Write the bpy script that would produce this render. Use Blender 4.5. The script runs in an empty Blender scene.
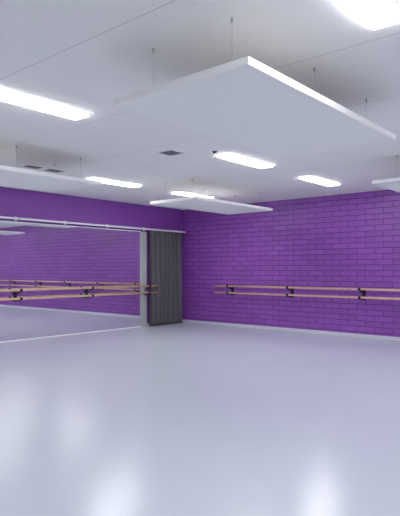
import bpy, bmesh, math
from mathutils import Vector, Matrix

scn = bpy.context.scene
scn.view_settings.view_transform = 'Standard'
scn.view_settings.look = 'None'
scn.view_settings.exposure = 0.0

RX, RY, H = 13.5, -14.5, 3.12      # room: x 0..RX, y RY..0

# ---------------------------------------------------------------- materials
def new_mat(name):
    m = bpy.data.materials.new(name); m.use_nodes = True
    nt = m.node_tree; b = nt.nodes['Principled BSDF']
    return m, nt, b

def simple(name, col, rough=0.5, metal=0.0, var=0.04, scale=8.0, bump=0.0):
    m, nt, b = new_mat(name)
    b.inputs['Roughness'].default_value = rough
    b.inputs['Metallic'].default_value = metal
    tc = nt.nodes.new('ShaderNodeTexCoord')
    n = nt.nodes.new('ShaderNodeTexNoise'); n.inputs['Scale'].default_value = scale
    n.inputs['Detail'].default_value = 4
    nt.links.new(tc.outputs['Object'], n.inputs['Vector'])
    r = nt.nodes.new('ShaderNodeValToRGB')
    r.color_ramp.elements[0].position = 0.3; r.color_ramp.elements[1].position = 0.7
    r.color_ramp.elements[0].color = (*[c*(1-var) for c in col], 1)
    r.color_ramp.elements[1].color = (*[min(1, c*(1+var)) for c in col], 1)
    nt.links.new(n.outputs['Fac'], r.inputs['Fac'])
    nt.links.new(r.outputs['Color'], b.inputs['Base Color'])
    if bump:
        bp = nt.nodes.new('ShaderNodeBump'); bp.inputs['Strength'].default_value = bump
        bp.inputs['Distance'].default_value = 0.005
        nt.links.new(n.outputs['Fac'], bp.inputs['Height'])
        nt.links.new(bp.outputs['Normal'], b.inputs['Normal'])
    return m

def emis(name, col, s):
    m, nt, b = new_mat(name)
    b.inputs['Base Color'].default_value = (*col, 1)
    b.inputs['Emission Color'].default_value = (*col, 1)
    b.inputs['Emission Strength'].default_value = s
    return m

def brick_mat(name, col, mortar):
    m, nt, b = new_mat(name)
    b.inputs['Roughness'].default_value = 0.42
    tc = nt.nodes.new('ShaderNodeTexCoord')
    sep = nt.nodes.new('ShaderNodeSeparateXYZ'); cmb = nt.nodes.new('ShaderNodeCombineXYZ')
    nt.links.new(tc.outputs['Object'], sep.inputs[0])
    nt.links.new(sep.outputs['X'], cmb.inputs['X']); nt.links.new(sep.outputs['Z'], cmb.inputs['Y'])
    br = nt.nodes.new('ShaderNodeTexBrick')
    br.inputs['Scale'].default_value = 1.0
    br.inputs['Brick Width'].default_value = 0.39
    br.inputs['Row Height'].default_value = 0.12
    br.inputs['Mortar Size'].default_value = 0.008
    br.inputs['Mortar Smooth'].default_value = 0.1
    br.inputs['Bias'].default_value = 0.0
    br.inputs['Color1'].default_value = (*[c*0.90 for c in col], 1)
    br.inputs['Color2'].default_value = (*[c*1.10 for c in col], 1)
    br.inputs['Mortar'].default_value = (*mortar, 1)
    nt.links.new(cmb.outputs[0], br.inputs['Vector'])
    nt.links.new(br.outputs['Color'], b.inputs['Base Color'])
    n = nt.nodes.new('ShaderNodeTexNoise'); n.inputs['Scale'].default_value = 30
    nt.links.new(tc.outputs['Object'], n.inputs['Vector'])
    ml = nt.nodes.new('ShaderNodeMath'); ml.operation = 'MULTIPLY_ADD'
    ml.inputs[1].default_value = 0.15
    sub = nt.nodes.new('ShaderNodeMath'); sub.operation = 'SUBTRACT'; sub.inputs[0].default_value = 1.0
    nt.links.new(br.outputs['Fac'], sub.inputs[1])
    nt.links.new(n.outputs['Fac'], ml.inputs[0]); nt.links.new(sub.outputs[0], ml.inputs[2])
    bp = nt.nodes.new('ShaderNodeBump'); bp.inputs['Strength'].default_value = 0.7
    bp.inputs['Distance'].default_value = 0.008
    nt.links.new(ml.outputs[0], bp.inputs['Height'])
    nt.links.new(bp.outputs['Normal'], b.inputs['Normal'])
    return m

def ceiling_mat():
    m, nt, b = new_mat('ceiling_plasterboard')
    b.inputs['Roughness'].default_value = 0.8
    tc = nt.nodes.new('ShaderNodeTexCoord')
    sep = nt.nodes.new('ShaderNodeSeparateXYZ')
    nt.links.new(tc.outputs['Object'], sep.inputs[0])
    def line(out, period, off, w):
        a = nt.nodes.new('ShaderNodeMath'); a.operation = 'ADD'; a.inputs[1].default_value = off
        nt.links.new(out, a.inputs[0])
        p = nt.nodes.new('ShaderNodeMath'); p.operation = 'PINGPONG'; p.inputs[1].default_value = period/2
        nt.links.new(a.outputs[0], p.inputs[0])
        l = nt.nodes.new('ShaderNodeMath'); l.operation = 'LESS_THAN'; l.inputs[1].default_value = w
        nt.links.new(p.outputs[0], l.inputs[0]); return l
    l1 = line(sep.outputs['Y'], 1.35, 8.5, 0.004)
    mix = nt.nodes.new('ShaderNodeMix'); mix.data_type = 'RGBA'
    mix.inputs['A'].default_value = (0.865, 0.855, 0.855, 1)
    mix.inputs['B'].default_value = (0.56, 0.56, 0.58, 1)
    nt.links.new(l1.outputs[0], mix.inputs['Factor'])
    nt.links.new(mix.outputs['Result'], b.inputs['Base Color'])
    return m

M_purple_brick = brick_mat('purple_painted_brick', (0.270, 0.078, 0.42), (0.125, 0.032, 0.21))
M_purple = simple('purple_painted_plaster', (0.215, 0.055, 0.35), 0.5, var=0.03, scale=3)
M_white_wall = simple('white_plaster', (0.81, 0.81, 0.82), 0.7, var=0.02, scale=2)
M_ceil = ceiling_mat()
M_floor = simple('floor_vinyl', (0.575, 0.622, 0.695), 0.22, var=0.010, scale=0.7)
M_skirt = simple('skirting_vinyl', (0.62, 0.65, 0.71), 0.4, var=0.02)
M_panel = simple('acoustic_panel_fabric', (0.88, 0.88, 0.88), 0.85, var=0.01, scale=60, bump=0.2)
M_frame = simple('white_powder_coat', (0.85, 0.86, 0.88), 0.4, var=0.01)
M_light = emis('led_diffuser', (0.99, 0.98, 1.0), 28.0)
M_wood = simple('barre_beech_wood', (0.76, 0.49, 0.33), 0.35, var=0.12, scale=12)
M_black = simple('black_metal', (0.02, 0.02, 0.024), 0.4, metal=0.3, var=0.1)
M_wire = simple('steel_wire', (0.45, 0.46, 0.48), 0.4, metal=0.6)
M_curtain = simple('grey_curtain_fabric', (0.12, 0.115, 0.132), 0.9, var=0.1, scale=40, bump=0.3)
M_dark = simple('vent_dark', (0.08, 0.08, 0.09), 0.7)
M_post = simple('pale_post_paint', (0.42, 0.45, 0.46), 0.5, var=0.03)
M_mirror, nt, b = new_mat('mirror_glass')
b.inputs['Base Color'].default_value = (0.87, 0.88, 0.89, 1)
b.inputs['Metallic'].default_value = 1.0; b.inputs['Roughness'].default_value = 0.01

# ---------------------------------------------------------------- builder
class B:
    def __init__(s): s.bm = bmesh.new(); s.mats = []
    def mi(s, m):
        if m not in s.mats: s.mats.append(m)
        return s.mats.index(m)
    def _merge(s, t, m, smooth=False):
        i = s.mi(m)
        for f in t.faces: f.material_index = i; f.smooth = smooth
        me = bpy.data.meshes.new('t'); t.to_mesh(me); t.free()
        s.bm.from_mesh(me); bpy.data.meshes.remove(me)
    def box(s, lo, hi, m, bev=0.0, seg=2):
        t = bmesh.new(); bmesh.ops.create_cube(t, size=1)
        lo = Vector(lo); hi = Vector(hi); c = (lo+hi)/2; d = hi-lo
        for v in t.verts: v.co = Vector((v.co.x*d.x, v.co.y*d.y, v.co.z*d.z)) + c
        if bev: bmesh.ops.bevel(t, geom=t.edges[:], offset=bev, segments=seg, affect='EDGES', profile=0.5)
        s._merge(t, m)
    def cyl(s, a, c, r, m, n=16, r2=None):
        a = Vector(a); c = Vector(c); d = c-a
        t = bmesh.new()
        bmesh.ops.create_cone(t, cap_ends=True, segments=n, radius1=r, radius2=r if r2 is None else r2, depth=d.length)
        q = Vector((0, 0, 1)).rotation_difference(d)
        bmesh.ops.transform(t, matrix=Matrix.Translation((a+c)/2) @ q.to_matrix().to_4x4(), verts=t.verts)
        s._merge(t, m, True)
    def done(s, name):
        me = bpy.data.meshes.new(name); s.bm.to_mesh(me); s.bm.free()
        for m in s.mats: me.materials.append(m)
        o = bpy.data.objects.new(name, me); scn.collection.objects.link(o)
        return o

def boxobj(name, lo, hi, m, bev=0.0):
    x = B(); x.box(lo, hi, m, bev); return x.done(name)

# ---------------------------------------------------------------- room shell
T = 0.15
boxobj('floor', (-T, RY-T, -0.1), (RX+T, T, 0), M_floor)
boxobj('ceiling', (-T, RY-T, H), (RX+T, T, H+0.1), M_ceil)
boxobj('wall_right', (0, 0, 0), (RX, T, H), M_purple_brick)
boxobj('wall_left', (-T, RY, 0), (0, T, H), M_purple)
boxobj('wall_back', (0, RY-T, 0), (RX, RY, H), M_white_wall)
boxobj('wall_side', (RX, RY-T, 0), (RX+T, T, H), M_white_wall)
boxobj('baseboard_right', (0.0, -0.014, 0), (RX, 0, 0.075), M_skirt, 0.004)
boxobj('baseboard_left', (0, -1.44, 0), (0.014, -0.014, 0.075), M_skirt, 0.004)

# wall mirror in panes
mb = B()
y = -1.62
while y > -13.0:
    mb.box((0.0, y-1.799, 0.02), (0.012, y, 2.42), M_mirror)
    y -= 1.8
mb.box((0, y, 2.42), (0.02, -1.62, 2.44), M_frame)
mb.box((0, y, 0.0), (0.02, -1.62, 0.02), M_frame)
mb.done('wall_mirror')
boxobj('trim_1', (0, -1.62, 0), (0.05, -1.44, 2.42), M_post, 0.006)

# curtain rail
r = B()
r.box((0.085, -13.0, 2.475), (0.13, -0.03, 2.515), M_frame, 0.008)
yy = -0.3
while yy > -13:
    r.box((0.0, yy-0.02, 2.49), (0.09, yy+0.02, 2.51), M_frame, 0.003)
    r.box((0.0, yy-0.03, 2.46), (0.01, yy+0.03, 2.54), M_frame, 0.003)
    yy -= 1.2
r.done('curtain_rail')

# pleated curtain
cb = bmesh.new()
N, K = 300, 24
y0, y1 = -1.42, -0.14
cols = []
for i in range(N+1):
    t = i/N; col = []
    for k in range(K+1):
        h = k/K
        z = 2.46*(1-h) + 0.012
        amp = 0.044 + 0.030*h + 0.012*math.sin(t*23)
        ph = t*2*math.pi*8 + 0.9*math.sin(t*11+h*1.2)
        x = 0.108 + amp*math.sin(ph)
        yv = y0 + (y1-y0)*t + 0.030*math.sin(ph*2+0.6) + 0.025*h*math.sin(t*9+1)
        col.append(cb.verts.new((x, yv, z)))
    cols.append(col)
for i in range(N):
    for k in range(K):
        f = cb.faces.new((cols[i][k], cols[i+1][k], cols[i+1][k+1], cols[i][k+1])); f.smooth = True
me = bpy.data.meshes.new('curtain'); cb.to_mesh(me); cb.free(); me.materials.append(M_curtain)
cu = bpy.data.objects.new('curtain', me); scn.collection.objects.link(cu)
so = cu.modifiers.new('thickness', 'SOLIDIFY'); so.thickness = 0.004

# ---------------------------------------------------------------- barres
def barre(name, p0, p1, inward, brackets, OU=0.23):
    """p0,p1: wall points (z=0); inward: unit vector off the wall; brackets: distances from p0"""
    p0 = Vector(p0); p1 = Vector(p1); n = Vector(inward); d = (p1-p0).normalized(); L = (p1-p0).length
    o = B(); up = Vector((0, 0, 1))
    ZU, ZL, OL = 1.045, 0.87, OU
    for z, off in ((ZU, OU), (ZL, OL)):
        a = p0+n*off+up*z; c = a+d*L
        o.cyl(a, c, 0.023, M_wood, 20)
        o.cyl(a-d*0.012, a, 0.015, M_wood, 20, 0.023); o.cyl(c, c+d*0.012, 0.023, M_wood, 20, 0.015)
    for s in brackets:
        q = p0+d*s
        def bx(a0, a1, z0, z1, w):
            c1 = q+n*a0-d*w+up*z0; c2 = q+n*a1+d*w+up*z1
            lo = [min(c1[i], c2[i]) for i in range(3)]; hi = [max(c1[i], c2[i]) for i in range(3)]
            o.box(lo, hi, M_black, 0.003)
        bx(0.013, 0.026, 0.80, 1.06, 0.035)            # wall plate
        bx(0.026, OU+0.02, ZU-0.040, ZU-0.018, 0.020)  # arms
        bx(0.026, OL+0.02, ZL-0.040, ZL-0.018, 0.020)
        o.cyl(q+n*0.03+up*0.81, q+n*(OL-0.02)+up*(ZL-0.03), 0.012, M_black, 10)
        o.cyl(q+n*0.03+up*0.93, q+n*(OU-0.02)+up*(ZU-0.03), 0.012, M_black, 10)
        for z, off in ((ZU, OU), (ZL, OL)):            # collars
            c = q+n*off+up*z
            o.cyl(c-d*0.028, c+d*0.028, 0.028, M_black, 20)
    return o.done(name)

barre('ballet_barre', (1.33, 0, 0), (11.9, 0, 0), (0, -1, 0), [0.40+1.75*i for i in range(6)])
barre('ballet_barre', (0, -1.25, 0), (0, -12.4, 0), (1, 0, 0), [0.27+1.8*i for i in range(7)])

# ---------------------------------------------------------------- ceiling lights
def light(x, y):
    o = B()
    w, l = 0.118, 0.575
    o.box((x-w-0.010, y-l-0.010, H-0.006), (x+w+0.010, y+l+0.010, H), M_frame, 0.002)
    o.box((x-w, y-l, H-0.024), (x+w, y+l, H-0.005), M_light, 0.007, 3)
    o.done('ceiling_light')
for x in (2.15, 5.20, 8.56, 11.7):
    for y in (-1.92, -4.3, -7.93, -11.6):
        light(x, y - (0.12 if x == 2.15 and y == -1.92 else 0))

# ---------------------------------------------------------------- acoustic clouds
def cloud(x0, y0, w=1.2, l=2.5):
    o = B()
    zb, zt = 2.72, 2.775
    o.box((x0, y0, zb), (x0+w, y0+l, zt), M_panel, 0.006)
    for wx in (x0+0.32, x0+w-0.22):
        for wy in (y0+0.12, y0+l/2, y0+l-0.2):
            o.cyl((wx, wy, zt-0.005), (wx, wy, H-0.01), 0.0012, M_wire, 8)
            o.cyl((wx, wy, H-0.03), (wx, wy, H), 0.008, M_wire, 12)
            o.cyl((wx, wy, zt-0.004), (wx, wy, zt+0.02), 0.012, M_wire, 12)
    o.done('acoustic_ceiling_panel')
cloud(6.72, -8.21, 1.28); cloud(2.53, -3.74); cloud(6.76, -3.3); cloud(2.45, -8.35)

# ---------------------------------------------------------------- vents, detectors
def vent(x, y, w, l, n):
    o = B()
    o.box((x-w/2, y-l/2, H-0.012), (x+w/2, y+l/2, H), M_frame, 0.003)
    o.box((x-w/2+0.02, y-l/2+0.02, H-0.014), (x+w/2-0.02, y+l/2-0.02, H-0.011), M_dark)
    for i in range(n):
        yy = y-l/2+0.02+(l-0.04)*(i+0.5)/n
        o.box((x-w/2+0.02, yy-0.006, H-0.02), (x+w/2-0.02, yy+0.004, H-0.012), M_wire)
    o.done('ceiling_vent')
vent(4.72, -5.46, 0.27, 0.27, 5)
vent(2.32, -6.15, 0.22, 0.3, 4)
vent(2.32, -5.75, 0.22, 0.3, 4)
def detector(x, y):
    o = B()
    o.cyl((x, y, H-0.015), (x, y, H), 0.05, M_frame, 24, 0.055)
    o.cyl((x, y, H-0.035), (x, y, H-0.015), 0.025, M_dark, 24, 0.038)
    o.done('smoke_detector')
detector(5.26, -5.14)

# ---------------------------------------------------------------- world + camera
w = bpy.data.worlds.new('world'); scn.world = w; w.use_nodes = True
w.node_tree.nodes['Background'].inputs[0].default_value = (0.6, 0.7, 0.9, 1)
w.node_tree.nodes['Background'].inputs[1].default_value = 0.5

cd = bpy.data.cameras.new('camera'); cam = bpy.data.objects.new('camera', cd)
scn.collection.objects.link(cam); scn.camera = cam
cam.location = (9.885, -10.89, 1.45)
cam.rotation_euler = (math.radians(90), 0, math.radians(40.4))
cd.sensor_width = 36; cd.lens = 528/516*36
cd.shift_y = 12/516
